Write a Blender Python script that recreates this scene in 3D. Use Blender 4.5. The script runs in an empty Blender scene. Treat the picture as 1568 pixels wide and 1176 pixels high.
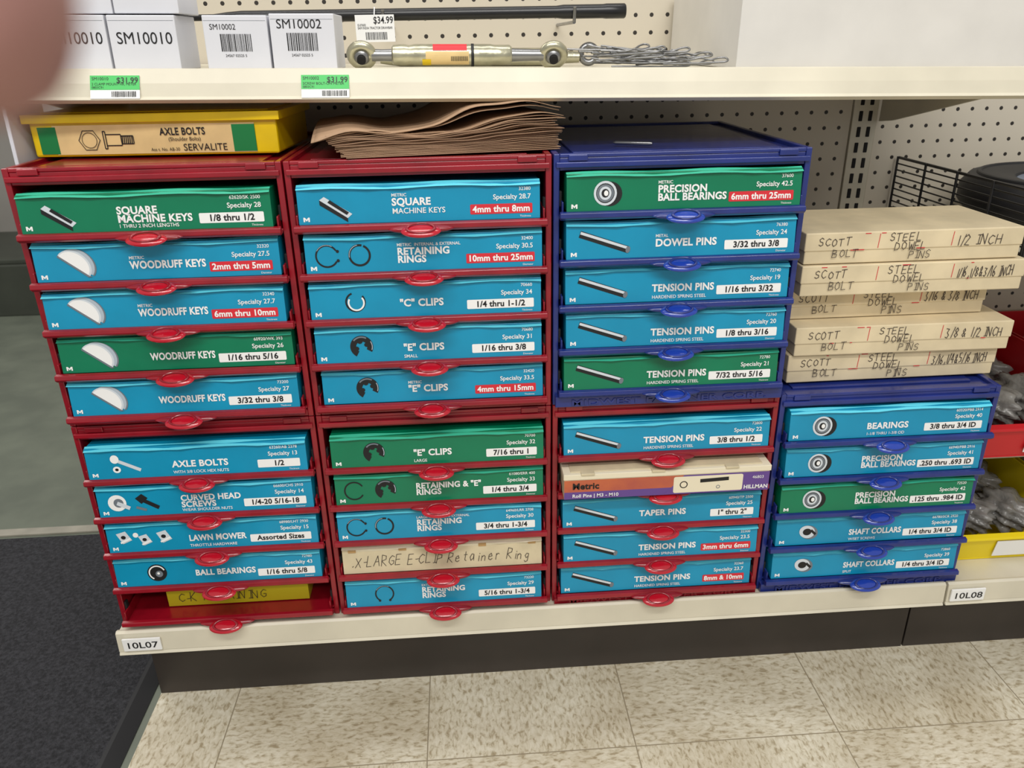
import bpy, bmesh, math, random, os
from mathutils import Matrix, Vector, Euler
random.seed(7)
scene=bpy.context.scene
try:
    scene.view_settings.view_transform='Standard'; scene.view_settings.look='None'
except Exception as e: print(e)
COL=bpy.context.collection
# ------------------------------------------------------------------ materials
def lin(c):
    return tuple(((v/255)/12.92 if v/255<=.04045 else ((v/255+.055)/1.055)**2.4) for v in c)+(1,)
def mat(name,c,rough=.5,var=.0,scale=30,bump=0,bscale=60,metal=0,c2=None,spec=.5,stretch=None,trans=0,alpha=1,coat=0):
    m=bpy.data.materials.new(name); m.use_nodes=True; nt=m.node_tree; b=nt.nodes['Principled BSDF']
    b.inputs['Base Color'].default_value=lin(c); b.inputs['Roughness'].default_value=rough
    b.inputs['Metallic'].default_value=metal; b.inputs['Specular IOR Level'].default_value=spec
    b.inputs['Transmission Weight'].default_value=trans; b.inputs['Alpha'].default_value=alpha
    b.inputs['Coat Weight'].default_value=coat; b.inputs['Coat Roughness'].default_value=.12
    tc=nt.nodes.new('ShaderNodeTexCoord'); src=tc.outputs['Object']
    if stretch:
        mp=nt.nodes.new('ShaderNodeMapping'); mp.inputs['Scale'].default_value=stretch; nt.links.new(src,mp.inputs[0]); src=mp.outputs[0]
    if var>0 or c2:
        n=nt.nodes.new('ShaderNodeTexNoise'); n.inputs['Scale'].default_value=scale; n.inputs['Detail'].default_value=6
        nt.links.new(src,n.inputs['Vector'])
        r=nt.nodes.new('ShaderNodeValToRGB'); r.color_ramp.elements[0].position=.35; r.color_ramp.elements[1].position=.68
        a=lin(c); bb=lin(c2) if c2 else tuple(min(1,x*(1-var)) for x in a[:3])+(1,)
        r.color_ramp.elements[0].color=bb; r.color_ramp.elements[1].color=a
        nt.links.new(n.outputs['Fac'],r.inputs[0]); nt.links.new(r.outputs[0],b.inputs['Base Color'])
    if bump>0:
        n2=nt.nodes.new('ShaderNodeTexNoise'); n2.inputs['Scale'].default_value=bscale; n2.inputs['Detail'].default_value=4
        nt.links.new(src,n2.inputs['Vector'])
        bp=nt.nodes.new('ShaderNodeBump'); bp.inputs['Strength'].default_value=bump; bp.inputs['Distance'].default_value=.01
        nt.links.new(n2.outputs['Fac'],bp.inputs['Height']); nt.links.new(bp.outputs[0],b.inputs['Normal'])
    return m
M={}
M['red']=mat('red_plastic',(150,15,33),.28,.25,25,.12,18,coat=.3)
M['redh']=mat('red_handle',(182,18,38),.16,coat=.5)
M['blue']=mat('blue_plastic',(32,48,124),.28,.25,25,.12,18,coat=.3)
M['blueh']=mat('blue_handle',(30,60,160),.16,coat=.5)
M['cyan']=mat('cyan_card',(12,147,187),.28,.12,14,.14,14)
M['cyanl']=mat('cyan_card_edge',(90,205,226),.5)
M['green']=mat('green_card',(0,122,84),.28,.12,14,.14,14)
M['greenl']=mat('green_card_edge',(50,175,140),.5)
M['cream']=mat('cream_card',(216,202,168),.5,.15,30)
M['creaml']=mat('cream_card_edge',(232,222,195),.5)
M['white']=mat('white_print',(238,238,236),.5)
M['black']=mat('black_print',(18,18,20),.5)
M['marker']=mat('marker_ink',(56,46,42),.6)
M['redp']=mat('red_print',(210,40,52),.45)
M['silver']=mat('silver_print',(205,212,218),.4)
M['lgrey']=mat('light_grey_print',(172,184,194),.4)
M['grey']=mat('grey_print',(110,118,126),.4)
M['dark']=mat('dark_interior',(16,14,15),.8)
M['shelf']=mat('shelf_enamel',(217,210,189),.38,.14,8,.03,30)
M['kick']=mat('kick_plate_paint',(58,51,46),.45,.25,10)
M['yellow']=mat('yellow_enamel',(235,200,0),.3,.15,20)
M['yellowd']=mat('yellow_box_paint',(205,190,30),.5)
M['ygreen']=mat('green_sticker',(10,120,60),.5)
M['paperlab']=mat('aged_paper_label',(228,198,138),.6,.15,30)
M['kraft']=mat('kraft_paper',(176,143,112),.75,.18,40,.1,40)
M['kraftd']=mat('kraft_paper_dark',(148,116,90),.8,.1,40)  # darker kraft tone, used on every other bag below the top ones
M['dowel']=mat('aged_carton',(226,209,173),.6,.2,16,.05,30)
M['carton']=mat('white_carton',(218,219,225),.55,.05,12)
M['cartoncr']=mat('offwhite_carton',(220,217,211),.6,.08,12)
M['zinc']=mat('zinc_plated_steel',(200,196,170),.3,.3,40,.1,60,metal=.85)
M['steel']=mat('steel',(150,150,150),.3,.2,30,metal=.9)
M['tubeblk']=mat('black_painted_steel',(24,24,26),.3)
M['rubber']=mat('tyre_rubber',(28,28,30),.6,.2,30)
M['hub']=mat('wheel_hub',(110,125,150),.35,metal=.3)
M['binred']=mat('red_bin_plastic',(195,25,35),.35)
M['binyel']=mat('yellow_bin_plastic',(235,210,20),.35)
M['bag']=mat('clear_plastic_bag',(175,172,165),.2,.5,25,.8,30,trans=.4)
M['orange']=mat('orange_print',(205,110,60),.45,c2=(170,80,70),scale=14)
M['purple']=mat('purple_print',(98,68,140),.45)
M['taggreen']=mat('tag_green',(70,190,95),.5)
M['skin']=mat('skin',(168,122,114),.55,.12,60,.1,200)
M['wire']=mat('black_wire',(20,20,22),.4)
M['cardb']=mat('cardboard',(180,145,95),.75,.1,30)
# ------------------------------------------------------------------ builder
class MB:
    def __init__(s): s.v=[];s.f=[];s.m=[];s.slots=[]
    def mi(s,k):
        if k not in s.slots: s.slots.append(k)
        return s.slots.index(k)
    def add(s,vs,fs,k):
        o=len(s.v); s.v+= [tuple(v) for v in vs]; i=s.mi(k)
        for f in fs: s.f.append([o+a for a in f]); s.m.append(i)
    def box(s,x0,x1,y0,y1,z0,z1,k):
        s.add([(x0,y0,z0),(x1,y0,z0),(x1,y1,z0),(x0,y1,z0),(x0,y0,z1),(x1,y0,z1),(x1,y1,z1),(x0,y1,z1)],
              [(0,3,2,1),(4,5,6,7),(0,1,5,4),(1,2,6,5),(2,3,7,6),(3,0,4,7)],k)
    def poly(s,pts,y,k):  # flat polygon facing -Y
        s.add([(a,y,b) for a,b in pts],[list(range(len(pts)))],k)
    def prism(s,pts,y0,y1,k): # extrude xz polygon along y
        n=len(pts)
        s.add([(a,y0,b) for a,b in pts]+[(a,y1,b) for a,b in pts],
              [list(range(n)),list(range(2*n-1,n-1,-1))]+[(i,i+n,(i+1)%n+n,(i+1)%n) for i in range(n)],k)
    def prismx(s,pts,x0,x1,k): # extrude yz polygon along x
        n=len(pts)
        s.add([(x0,a,b) for a,b in pts]+[(x1,a,b) for a,b in pts],
              [list(range(n)),list(range(2*n-1,n-1,-1))]+[(i,i+n,(i+1)%n+n,(i+1)%n) for i in range(n)],k)
    def rrect(s,cx,cz,w,h,r,y,k,n=4):
        p=[]
        for qx,qz,a0 in ((1,1,0),(-1,1,90),(-1,-1,180),(1,-1,270)):
            for i in range(n+1):
                a=math.radians(a0+90*i/n); p.append((cx+qx*(w/2-r)+r*math.cos(a),cz+qz*(h/2-r)+r*math.sin(a)))
        s.poly(p,y,k)
    def ell(s,cx,cz,rx,rz,y,k,rot=0,n=24,a0=0,a1=360):
        c,d=math.cos(math.radians(rot)),math.sin(math.radians(rot)); p=[]
        m=n if a1-a0>=360 else n+1
        for i in range(m):
            a=math.radians(a0+(a1-a0)*i/n); x,z=rx*math.cos(a),rz*math.sin(a); p.append((cx+c*x-d*z,cz+d*x+c*z))
        s.poly(p,y,k)
    def ring(s,cx,cz,ro,ri,y,k,a0=0,a1=360,n=28):
        vs=[];fs=[]
        for i in range(n+1):
            a=math.radians(a0+(a1-a0)*i/n); vs+=[(cx+ro*math.cos(a),y,cz+ro*math.sin(a)),(cx+ri*math.cos(a),y,cz+ri*math.sin(a))]
        for i in range(n): fs.append((2*i,2*i+1,2*i+3,2*i+2))
        s.add(vs,fs,k)
    def bar(s,x0,z0,x1,z1,w,y,k):
        d=Vector((x1-x0,z1-z0)).normalized(); n=Vector((-d.y,d.x))*w/2
        s.poly([(x0+n.x,z0+n.y),(x0-n.x,z0-n.y),(x1-n.x,z1-n.y),(x1+n.x,z1+n.y)],y,k)
    def lathe(s,prof,org,ax,k,n=20,cap=True): # prof [(t,r)] along ax
        ax=Vector(ax).normalized(); u=ax.orthogonal().normalized(); w=ax.cross(u); org=Vector(org)
        vs=[];fs=[]
        for t,r in prof:
            for i in range(n):
                a=2*math.pi*i/n; vs.append(org+ax*t+(u*math.cos(a)+w*math.sin(a))*r)
        for j in range(len(prof)-1):
            for i in range(n): fs.append((j*n+i,j*n+(i+1)%n,(j+1)*n+(i+1)%n,(j+1)*n+i))
        if cap: fs+= [list(range(n-1,-1,-1)),[(len(prof)-1)*n+i for i in range(n)]]
        s.add(vs,fs,k)
    def cyl(s,p0,p1,r,k,n=12):
        p0=Vector(p0);p1=Vector(p1); s.lathe([(0,r),((p1-p0).length,r)],p0,p1-p0,k,n)
    def torus(s,c,ax,R,r,k,n=32,m=12,sc=(1,1,1)):
        ax=Vector(ax).normalized(); u=ax.orthogonal().normalized(); w=ax.cross(u); c=Vector(c); vs=[];fs=[]
        for i in range(n):
            a=2*math.pi*i/n; d=u*math.cos(a)+w*math.sin(a)
            for j in range(m):
                b=2*math.pi*j/m; q=d*(R+r*math.cos(b))+ax*r*math.sin(b); vs.append(c+Vector((q.x*sc[0],q.y*sc[1],q.z*sc[2])))
        for i in range(n):
            for j in range(m): fs.append((i*m+j,((i+1)%n)*m+j,((i+1)%n)*m+(j+1)%m,i*m+(j+1)%m))
        s.add(vs,fs,k)
    def ball(s,c,rx,ry,rz,k,n=20,m=10,tilt=0):
        vs=[];fs=[]; ct,st=math.cos(tilt),math.sin(tilt)
        for j in range(m+1):
            th=math.pi*j/m
            for i in range(n):
                a=2*math.pi*i/n; x,y,z=rx*math.sin(th)*math.cos(a),ry*math.sin(th)*math.sin(a),rz*math.cos(th)
                vs.append((c[0]+x,c[1]+y*ct-z*st,c[2]+y*st+z*ct))
        for j in range(m):
            for i in range(n): fs.append((j*n+i,(j+1)*n+i,(j+1)*n+(i+1)%n,j*n+(i+1)%n))
        s.add(vs,fs,k)
    def build(s,name,parent=None,loc=(0,0,0),rot=(0,0,0),bevel=0,smooth=False,recalc=True):
        me=bpy.data.meshes.new(name); me.from_pydata(s.v,[],s.f)
        for k in s.slots: me.materials.append(M[k])
        for p,i in zip(me.polygons,s.m): p.material_index=i; p.use_smooth=smooth
        me.update()
        if recalc:
            bm=bmesh.new(); bm.from_mesh(me); bmesh.ops.recalc_face_normals(bm,faces=bm.faces); bm.to_mesh(me); bm.free()
        ob=bpy.data.objects.new(name,me); COL.objects.link(ob); ob.location=loc; ob.rotation_euler=rot
        if parent: ob.parent=parent
        if bevel:
            b=ob.modifiers.new('bev','BEVEL'); b.width=bevel; b.segments=2; b.limit_method='ANGLE'; b.angle_limit=math.radians(50)
        if smooth:
            try:
                bpy.context.view_layer.objects.active=ob; ob.select_set(True); bpy.ops.object.shade_smooth_by_angle(angle=math.radians(40)); ob.select_set(False)
            except Exception: pass
        return ob
def empty(name,loc=(0,0,0),rot=(0,0,0)):
    e=bpy.data.objects.new(name,None); e.empty_display_size=.05; COL.objects.link(e); e.location=loc; e.rotation_euler=rot; return e
FIT=[]
def text(s,x,y,z,size,k,parent,name='lettering',align='LEFT',bold=0,ext=0,shear=0,rot=(math.pi/2,0,0),sx=1.0,space=.85,fit=None,mx=None):
    c=bpy.data.curves.new(name,'FONT'); c.body=s; c.size=size; c.align_x=align; c.offset=size*bold; c.extrude=ext; c.shear=shear; c.space_line=space
    c.resolution_u=3; c.materials.append(M[k])
    if bold>=.02: c.space_character=1.04
    o=bpy.data.objects.new(name,c); COL.objects.link(o); o.location=(x,y,z); o.rotation_euler=rot; o.scale=(sx,1,1)
    if parent: o.parent=parent
    if fit or mx: FIT.append((o,fit,mx))
    return o
# stroke lettering (marker pen handwriting)
G={'A':[[(0,0),(.5,1),(1,0)],[(.2,.4),(.8,.45)]],'B':[[(0,0),(.02,1),(.7,.9),(.7,.6),(0,.5),(.85,.4),(.8,.05),(0,0)]],'C':[[(.95,.85),(.5,1),(.1,.7),(.08,.3),(.5,0),(.95,.2)]],
'D':[[(0,0),(.05,1),(.7,.8),(.9,.4),(.6,.05),(0,0)]],'E':[[(.85,1),(.05,.98),(0,0),(.85,.02)],[(0,.5),(.7,.53)]],'G':[[(.95,.85),(.5,1),(.1,.7),(.08,.3),(.5,0),(.9,.15),(.9,.45),(.5,.45)]],
'H':[[(0,0),(.05,1)],[(.85,0),(.88,1)],[(0,.5),(.9,.52)]],'I':[[(.4,0),(.42,1)],[(.1,0),(.75,.02)],[(.1,.98),(.75,1)]],'L':[[(.05,1),(0,0),(.8,.02)]],'N':[[(0,0),(.05,1),(.8,0),(.88,1)]],
'O':[[(.45,1),(.1,.75),(.05,.3),(.4,0),(.85,.25),(.88,.7),(.45,1)]],'P':[[(0,0),(.05,1),(.75,.9),(.8,.6),(.02,.45)]],'R':[[(0,0),(.05,1),(.75,.9),(.75,.6),(.02,.45),(.85,0)]],
'S':[[(.85,.85),(.5,1),(.1,.8),(.2,.55),(.75,.42),(.8,.15),(.4,0),(.02,.15)]],'T':[[(.45,0),(.48,1)],[(0,.95),(1,1)]],'W':[[(0,1),(.25,0),(.5,.7),(.75,0),(1,1)]],'X':[[(0,0),(.9,1)],[(0,1),(.9,0)]],
'/':[[(.1,-.05),(.7,1.05)]],'-':[[(.1,.45),(.7,.48)]],'.':[[(.3,0),(.45,.08)]],'&':[[(.9,0),(.2,.75),(.5,1),(.7,.75),(.1,.25),(.4,0),(.85,.4)]],',':[[(.4,.1),(.25,-.2)]],
'1':[[(.4,0),(.45,1)]],'2':[[(.05,.8),(.45,1),(.8,.75),(.1,.05),(.85,.02)]],'3':[[(.1,.95),(.75,.9),(.4,.55),(.8,.3),(.5,0),(.05,.1)]],'4':[[(.65,0),(.65,1),(.05,.35),(.9,.35)]],
'5':[[(.8,1),(.15,.97),(.1,.55),(.7,.5),(.75,.15),(.1,0)]],'6':[[(.7,1),(.2,.6),(.1,.15),(.5,0),(.8,.25),(.5,.5),(.15,.35)]],'8':[[(.45,.5),(.1,.75),(.45,1),(.8,.75),(.1,.25),(.45,0),(.85,.25),(.45,.5)]],
'K':[[(0,0),(.03,1)],[(.8,1),(.05,.45),(.85,0)]],'U':[[(0,1),(.1,.1),(.5,0),(.8,.2),(.85,1)]],'F':[[(.85,1),(.05,.98),(0,0)],[(0,.5),(.7,.53)]],
'a':[[(.75,.55),(.4,.6),(.1,.3),(.3,0),(.7,.2),(.75,.55),(.8,0)]],'e':[[(.1,.3),(.7,.35),(.5,.6),(.15,.45),(.15,.1),(.5,0),(.8,.12)]],'i':[[(.4,.55),(.42,0)],[(.42,.75),(.45,.8)]],'n':[[(.1,0),(.12,.55)],[(.12,.4),(.45,.58),(.7,.45),(.72,0)]],
't':[[(.4,.95),(.38,.1),(.65,0)],[(.15,.62),(.7,.65)]],'r':[[(.15,0),(.18,.58)],[(.18,.4),(.45,.6),(.7,.52)]],'g':[[(.7,.55),(.35,.6),(.12,.35),(.35,.1),(.68,.25),(.7,.55),(.65,-.25),(.3,-.35),(.1,-.2)]]}
def scribble(mb,s,x,z,h,cw,wd,y,k='marker',slant=.18):
    for ch in s:
        if ch!=' ':
            jx,jz,jh=random.uniform(-.08,.08)*cw,random.uniform(-.07,.07)*h,random.uniform(.88,1.08); sl=random.uniform(0,1)*.18+slant-.18
            for st in G.get(ch,[]):
                q=[(x+jx+a*cw*.78+b*h*sl*.5,z+jz+b*h*jh) for a,b in st]
                for a,b in zip(q[:-1],q[1:]):
                    dx,dz=b[0]-a[0],b[1]-a[1]; l=max(1e-6,math.hypot(dx,dz)); ex=wd*.35/l
                    mb.bar(a[0]-dx*ex,a[1]-dz*ex,b[0]+dx*ex,b[1]+dz*ex,wd,y,k); y-=.000004
        x+=cw*(.55 if ch in "/.,-1Ii " else 1)
    return x
# ------------------------------------------------------------------ icons on card fronts
def icon(mb,kind,x,z,y):
    if kind=='square_key':
        mb.poly([(x-.022,z+.008),(x-.016,z+.012),(x+.018,z-.010),(x+.012,z-.015)],y,'silver')
        mb.poly([(x-.022,z+.008),(x+.012,z-.015),(x+.012,z-.020),(x-.022,z+.002)],y-.0002,'black')
        mb.poly([(x-.012,z+.005),(x-.009,z+.008),(x+.014,z-.008),(x+.011,z-.011)],y-.0004,'black')
    elif kind=='woodruff':
        # half-moon key: curved side wall (darker) with the flat face in front
        mb.ell(x+.005,z-.001,.0225,.019,y,'grey',-38,24,-4,184)
        mb.ell(x+.003,z-.0005,.0225,.019,y-.0001,'lgrey',-38,24,-2,182)
        mb.ell(x-.001,z-.002,.0225,.0185,y-.0002,'silver',-38,24,0,180)
        mb.ell(x-.0015,z-.002,.0205,.0165,y-.0003,'white',-38,24,0,180)
        mb.poly([(x-.0188,z+.0118),(x-.0200,z+.0098),(x+.0145,z-.0172),(x+.0205,z-.0165),(x+.0168,z-.0158)],y-.0004,'grey')
    elif kind=='pin':
        mb.bar(x-.032,z+.011,x+.032,z-.011,.009,y,'black'); mb.bar(x-.031,z+.0125,x+.031,z-.0085,.0035,y-.0002,'silver')
        mb.ell(x+.032,z-.011,.003,.0045,y-.0004,'grey',-18)
    elif kind=='rings':
        mb.ring(x-.022,z,.015,.0128,y,'black',30,330); mb.ell(x-.008,z+.006,.002,.002,y-.0002,'black')
        mb.ring(x+.020,z,.0145,.0118,y,'black',75,425); mb.ell(x-.008,z-.006,.002,.002,y-.0002,'black')
        mb.ring(x-.022,z,.0146,.0140,y-.0002,'lgrey',60,150); mb.ring(x+.020,z,.0138,.0130,y-.0002,'lgrey',100,190)
    elif kind=='ring1':
        mb.ring(x+.01,z,.015,.0128,y,'black',-60,240); mb.ell(x+.002,z-.012,.002,.002,y-.0002,'black'); mb.ell(x+.018,z-.012,.002,.002,y-.0002,'black')
        mb.ring(x+.01,z,.0146,.0140,y-.0002,'lgrey',60,150)
    elif kind=='cclip':
        mb.ring(x+.01,z,.0135,.0112,y,'black',110,400); mb.ring(x+.011,z-.001,.0112,.009,y-.0001,'white',150,400)
    elif kind=='eclip':
        mb.ring(x+.012,z,.0155,.0075,y,'black',-30,240)
        for a in (20,105,200): mb.ell(x+.012+.0075*math.cos(math.radians(a)),z+.0075*math.sin(math.radians(a)),.0035,.003,y-.0002,'black')
        mb.ring(x+.012,z,.0145,.0125,y-.0003,'grey',60,140); mb.ring(x+.012,z,.0148,.0138,y-.0004,'lgrey',-20,30)
    elif kind=='ring_e':
        mb.ring(x-.022,z,.015,.0128,y,'black',30,330); icon(mb,'eclip',x+.012,z,y)
    elif kind=='bearing':
        mb.ell(x+.006,z-.001,.016,.0155,y,'black'); mb.ell(x,z,.0150,.0155,y-.0002,'silver'); mb.ell(x,z,.0120,.0125,y-.0003,'black')
        mb.ring(x,z,.0112,.0085,y-.00035,'grey',0,360); mb.ell(x,z,.0080,.0085,y-.0004,'silver'); mb.ell(x,z,.005,.0055,y-.0005,'black'); mb.ell(x+.001,z,.0028,.0035,y-.0006,'white')
    elif kind=='ball':
        mb.ell(x+.012,z,.0145,.0145,y,'black'); mb.ring(x+.012,z,.0125,.0105,y-.0002,'white',20,240); mb.ell(x+.015,z-.002,.0055,.0055,y-.0003,'grey'); mb.ell(x+.014,z-.001,.002,.002,y-.0004,'white')
    elif kind=='collar':
        mb.ell(x+.003,z,.015,.012,y,'grey',-20); mb.ell(x,z+.001,.013,.011,y-.0002,'silver',-20); mb.ell(x,z+.001,.007,.006,y-.0003,'black'); mb.bar(x+.006,z+.004,x+.014,z-.004,.004,y-.0004,'black')
    elif kind=='bolt':
        mb.bar(x-.008,z+.006,x+.024,z-.010,.005,y,'silver'); mb.ell(x-.010,z+.008,.006,.0065,y-.0002,'white'); mb.ell(x-.009,z-.008,.0055,.005,y-.0002,'white'); mb.ell(x-.009,z-.008,.0025,.0022,y-.0003,'black')
    elif kind=='screws':
        mb.ell(x-.022,z,.013,.013,y,'white'); mb.ell(x-.020,z,.007,.007,y-.0002,'grey'); mb.bar(x-.022,z,x-.005,z-.009,.006,y-.0003,'silver')
        mb.poly([(x+.004,z+.006),(x+.014,z+.013),(x+.022,z+.006),(x+.012,z-.003)],y,'black'); mb.bar(x+.013,z+.004,x+.036,z-.010,.006,y-.0001,'black'); mb.bar(x+.004,z-.008,x+.018,z-.013,.004,y-.0001,'grey')
    elif kind=='mower':
        for dx,dz,r in ((-.026,.003,.010),(.004,-.002,.009),(.032,.002,.010)):
            mb.poly([(x+dx-r,z+dz+r*.6),(x+dx+r*.4,z+dz+r),(x+dx+r*1.2,z+dz-r*.5),(x+dx-r*.2,z+dz-r*1.1)],y,'silver')
            mb.ell(x+dx,z+dz,r*.35,r*.3,y-.0002,'black'); mb.bar(x+dx-r*.5,z+dz-r*.9,x+dx+r,z+dz-r*.2,.003,y-.0003,'white')
        mb.ell(x-.008,z+.006,.004,.004,y,'white')
# ------------------------------------------------------------------ drawer cabinet
CW,CH,CD=.34,.353,.38
PITCH=.0632
def cabinet(name,loc,colr,drawers,up=0,rotz=0):
    e=empty(name,loc,(0,0,rotz)); k=colr; kh=colr+'h'
    mb=MB(); g=.0012
    mb.box(g,.009,0,CD,0,CH-.001,k); mb.box(CW-.009,CW-g,0,CD,0,CH-.001,k)
    mb.box(.009,CW-.009,.001,CD,CH-.022,CH-.006,k); mb.box(.009,CW-.009,.001,CD,0,.009+up,k)
    mb.box(.009,CW-.009,CD-.006,CD,.011,CH-.022,k)
    mb.box(.009,CW-.009,0,.010,CH-.006,CH-.001,k); mb.box(.009,CW-.009,CD-.012,CD,CH-.006,CH-.001,k)
    mb.box(.03,CW-.03,.03,CD-.03,CH-.0065,CH-.003,k)
    mb.box(.004,CW-.004,-.004,.002,CH-.018,CH-.011,k)
    for xx in (.02,CW-.045): mb.box(xx,xx+.025,-.0025,0,CH-.010,CH-.002,k)
    for i in range(5):
        z=.268+up-i*PITCH
        for xa,xb in ((.009,.016),(CW-.016,CW-.009)): mb.box(xa,xb,.002,CD-.01,z-.004,z,k)
        for xa,xb in ((.0085,.0125),(CW-.0125,CW-.0085)): mb.box(xa,xb,.0015,.01,z+.010,z+.030,'dark')
    if up: mb.box(.004,CW-.004,-.010,.001,0,.0095+up,k)
    mb.build('carcass',e,bevel=.0012)
    if up:
        text('MIDWEST FASTENER CORP.',CW/2,-.0102,.0030,.0125,k,e,'embossed_lettering','CENTER',.02,.0014,fit=.285)
    for i,d in enumerate(drawers):
        z=.268+up-i*PITCH
        j=random.uniform(-.002,.002); yj=random.uniform(-.002,.002)
        t=MB()
        t.box(.011,CW-.011,-.012,.345,z-.003,z+.001,k)
        t.prismx([(-.020,z-.001),(-.019,z+.005),(-.013,z+.0065),(-.010,z+.002),(-.004,z-.004),(-.016,z-.0045)],.008,CW-.008,k)
        t.box(.011,.0135,-.010,.34,z+.001,z+.018,k); t.box(CW-.0135,CW-.011,-.010,.34,z+.001,z+.018,k)
        t.build('drawer_tray',e,bevel=.001)
        h=MB(); cx=.169
        h.ball((cx,-.020,z-.0015),.042,.009,.0055,k,24,10)
        h.ball((cx,-.030,z-.002),.0255,.0125,.0050,kh,28,12,tilt=.45)
        h.torus((cx,-.0320,z+.0022),(0,-math.sin(.45),math.cos(.45)),.0100,.0012,k,28,8,(1.75,.85,1))
        h.build('pull_handle',e,smooth=True)
        if d is None: continue
        x0,x1=.0165+j,.3245+j; zb=z+.006; zt=zb+.047; yf=-.013+yj; y=yf-.0006
        c=d['c']; w=x1-x0; b=MB()
        if c=='open':
            yf=-.034; y=yf-.0006
            b.box(x0,x1,yf,.30,zb,zt-.014,'cream'); b.box(x0-.001,x1+.002,yf-.0005,.30,zt-.014,zt-.005,'creaml')
            b.box(x0+.01,x1-.01,yf+.006,.28,zt-.005,zt-.0035,'cream')
            for a in (.08,.42,.78): b.box(x0+w*a,x0+w*a+.02,yf-.0025,yf+.01,zt-.0065,zt-.003,'cream')
            b.build('small_parts_box',e,bevel=.001)
            p=MB(); zz=zb+.0005; hh=.032
            p.poly([(x0,zz+.012),(x0+w*.52,zz+.012),(x0+w*.58,zz+hh),(x0,zz+hh)],y,'orange')
            p.poly([(x0,zz),(x0+w*.48,zz),(x0+w*.52,zz+.012),(x0,zz+.012)],y,'purple')
            p.poly([(x0+w*.48,zz),(x1,zz),(x1,zz+hh),(x0+w*.58,zz+hh),(x0+w*.52,zz+.012)],y-.0001,'purple')
            p.rrect(x0+w*.70,zz+hh*.5,w*.34,hh*.86,.003,y-.0003,'creaml'); p.bar(x0+w*.66,zz+hh*.66,x0+w*.80,zz+hh*.72,.006,y-.0005,'black')
            p.ring(x0+w*.58,zz+hh*.5,.006,.0045,y-.0005,'black'); p.ring(x0+w*.75,zz+hh*.3,.003,.002,y-.0005,'grey')
            p.build('printed_label',e,recalc=False)
            text('Metric',x0+.012,y-.0006,zz+.017,.0145,'black',e,bold=.03); text('Roll Pins | M3 - M10',x0+.012,y-.0006,zz+.0030,.0080,'white',e,bold=.02)
            text('HILLMAN',x1-.038,y-.0006,zz+.004,.0090,'white',e,bold=.03,mx=.036); text('46803',x1-.026,y-.0006,zz+.021,.0070,'white',e)
            continue
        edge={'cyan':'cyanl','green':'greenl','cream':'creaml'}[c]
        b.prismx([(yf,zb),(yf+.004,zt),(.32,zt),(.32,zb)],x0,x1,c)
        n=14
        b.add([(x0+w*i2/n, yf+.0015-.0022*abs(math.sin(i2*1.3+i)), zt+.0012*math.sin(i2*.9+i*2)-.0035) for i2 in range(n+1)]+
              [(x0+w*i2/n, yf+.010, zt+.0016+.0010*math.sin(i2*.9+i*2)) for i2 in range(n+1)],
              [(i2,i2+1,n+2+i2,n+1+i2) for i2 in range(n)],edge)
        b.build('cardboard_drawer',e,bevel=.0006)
        tilt=math.atan2(.004,.047)
        fe=empty('card_face',(x0,yf-.0005,zb),(-tilt,0,0)); fe.parent=e
        if c=='cream' :
            pm=MB(); scribble(pm,d['t'],.012,.012,.018,.0112,.0009,0,slant=.45)
            pm.rrect(.155,.041,.28,.004,.001,.0002,'creaml')
            for a in (.05,.3,.7,.95): pm.rrect(w*a,.040,.012,.006,.001,-.0003,'cardb')
            pm.build('handwritten_face',fe,recalc=False); continue
        p=MB()
        icon(p,d['i'],.050,.0225,0)
        p.poly([(.006,.004),(.006,.0095),(.008,.0095),(.010,.007),(.012,.0095),(.014,.0095),(.014,.004),(.012,.004),(.012,.007),(.010,.0045),(.008,.007),(.008,.004)],0,'white')
        bc='white' if d.get('b','w')=='w' else 'redp'
        bw=min(.090,max(.060,.0060*len(d['s']) +.008)); bx=w-.010-bw/2; bz=.0135
        p.rrect(bx,bz,bw,.0125,.0015,0,bc)
        p.build('printed_graphics',fe,recalc=False)
        text(d['s'],bx,-.0003,bz-.0037,.0112,'black' if bc=='white' else 'white',fe,'size_lettering','CENTER',.03,mx=bw-.005)
        text('Specialty '+d['n'],w-.012,-.0003,.0255,.0088,'white',fe,'small_lettering','RIGHT',.012,mx=.062)
        text(d['k'],w-.012,-.0003,.0360,.0062,'white',fe,'code_lettering','RIGHT',.005)
        text('Diameter' if i%2 else 'Thickness',w-.012,-.0003,.0025,.0036,'white',fe,'tiny_lettering','RIGHT')
        tx=w*.385; ls=d['t'].split('\n'); lim=(w-.010-bw)-tx-.0035
        two=len(ls)==2
        def ww(s,q=.0084): return min(lim,q*len(s))
        if two:
            text(ls[0],tx,-.0003,.0215,.0128,'white',fe,'title_lettering','LEFT',.035,mx=ww(ls[0])); text(ls[1],tx,-.0003,.0112,.0128 if not d.get('sm') else .0098,'white',fe,'title_lettering','LEFT',.035 if not d.get('sm') else .01,mx=ww(ls[1]))
        else: text(ls[0],tx,-.0003,.0145,.0136,'white',fe,'title_lettering','LEFT',.035,mx=ww(ls[0]))
        if d.get('p'): text(d['p'],tx,-.0003,.0325 if two else .0265,.0056,'white',fe,'small_lettering','LEFT',.01,mx=.085)
        if d.get('u'): text(d['u'],tx,-.0003,.0045,.0064,'white',fe,'small_lettering','LEFT',.01,mx=.09)
    return e
def D(c,i,t,s,n,k,b='w',p=None,u=None,sm=0): return dict(c=c,i=i,t=t,s=s,n=n,k=k,b=b,p=p,u=u,sm=sm)
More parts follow.
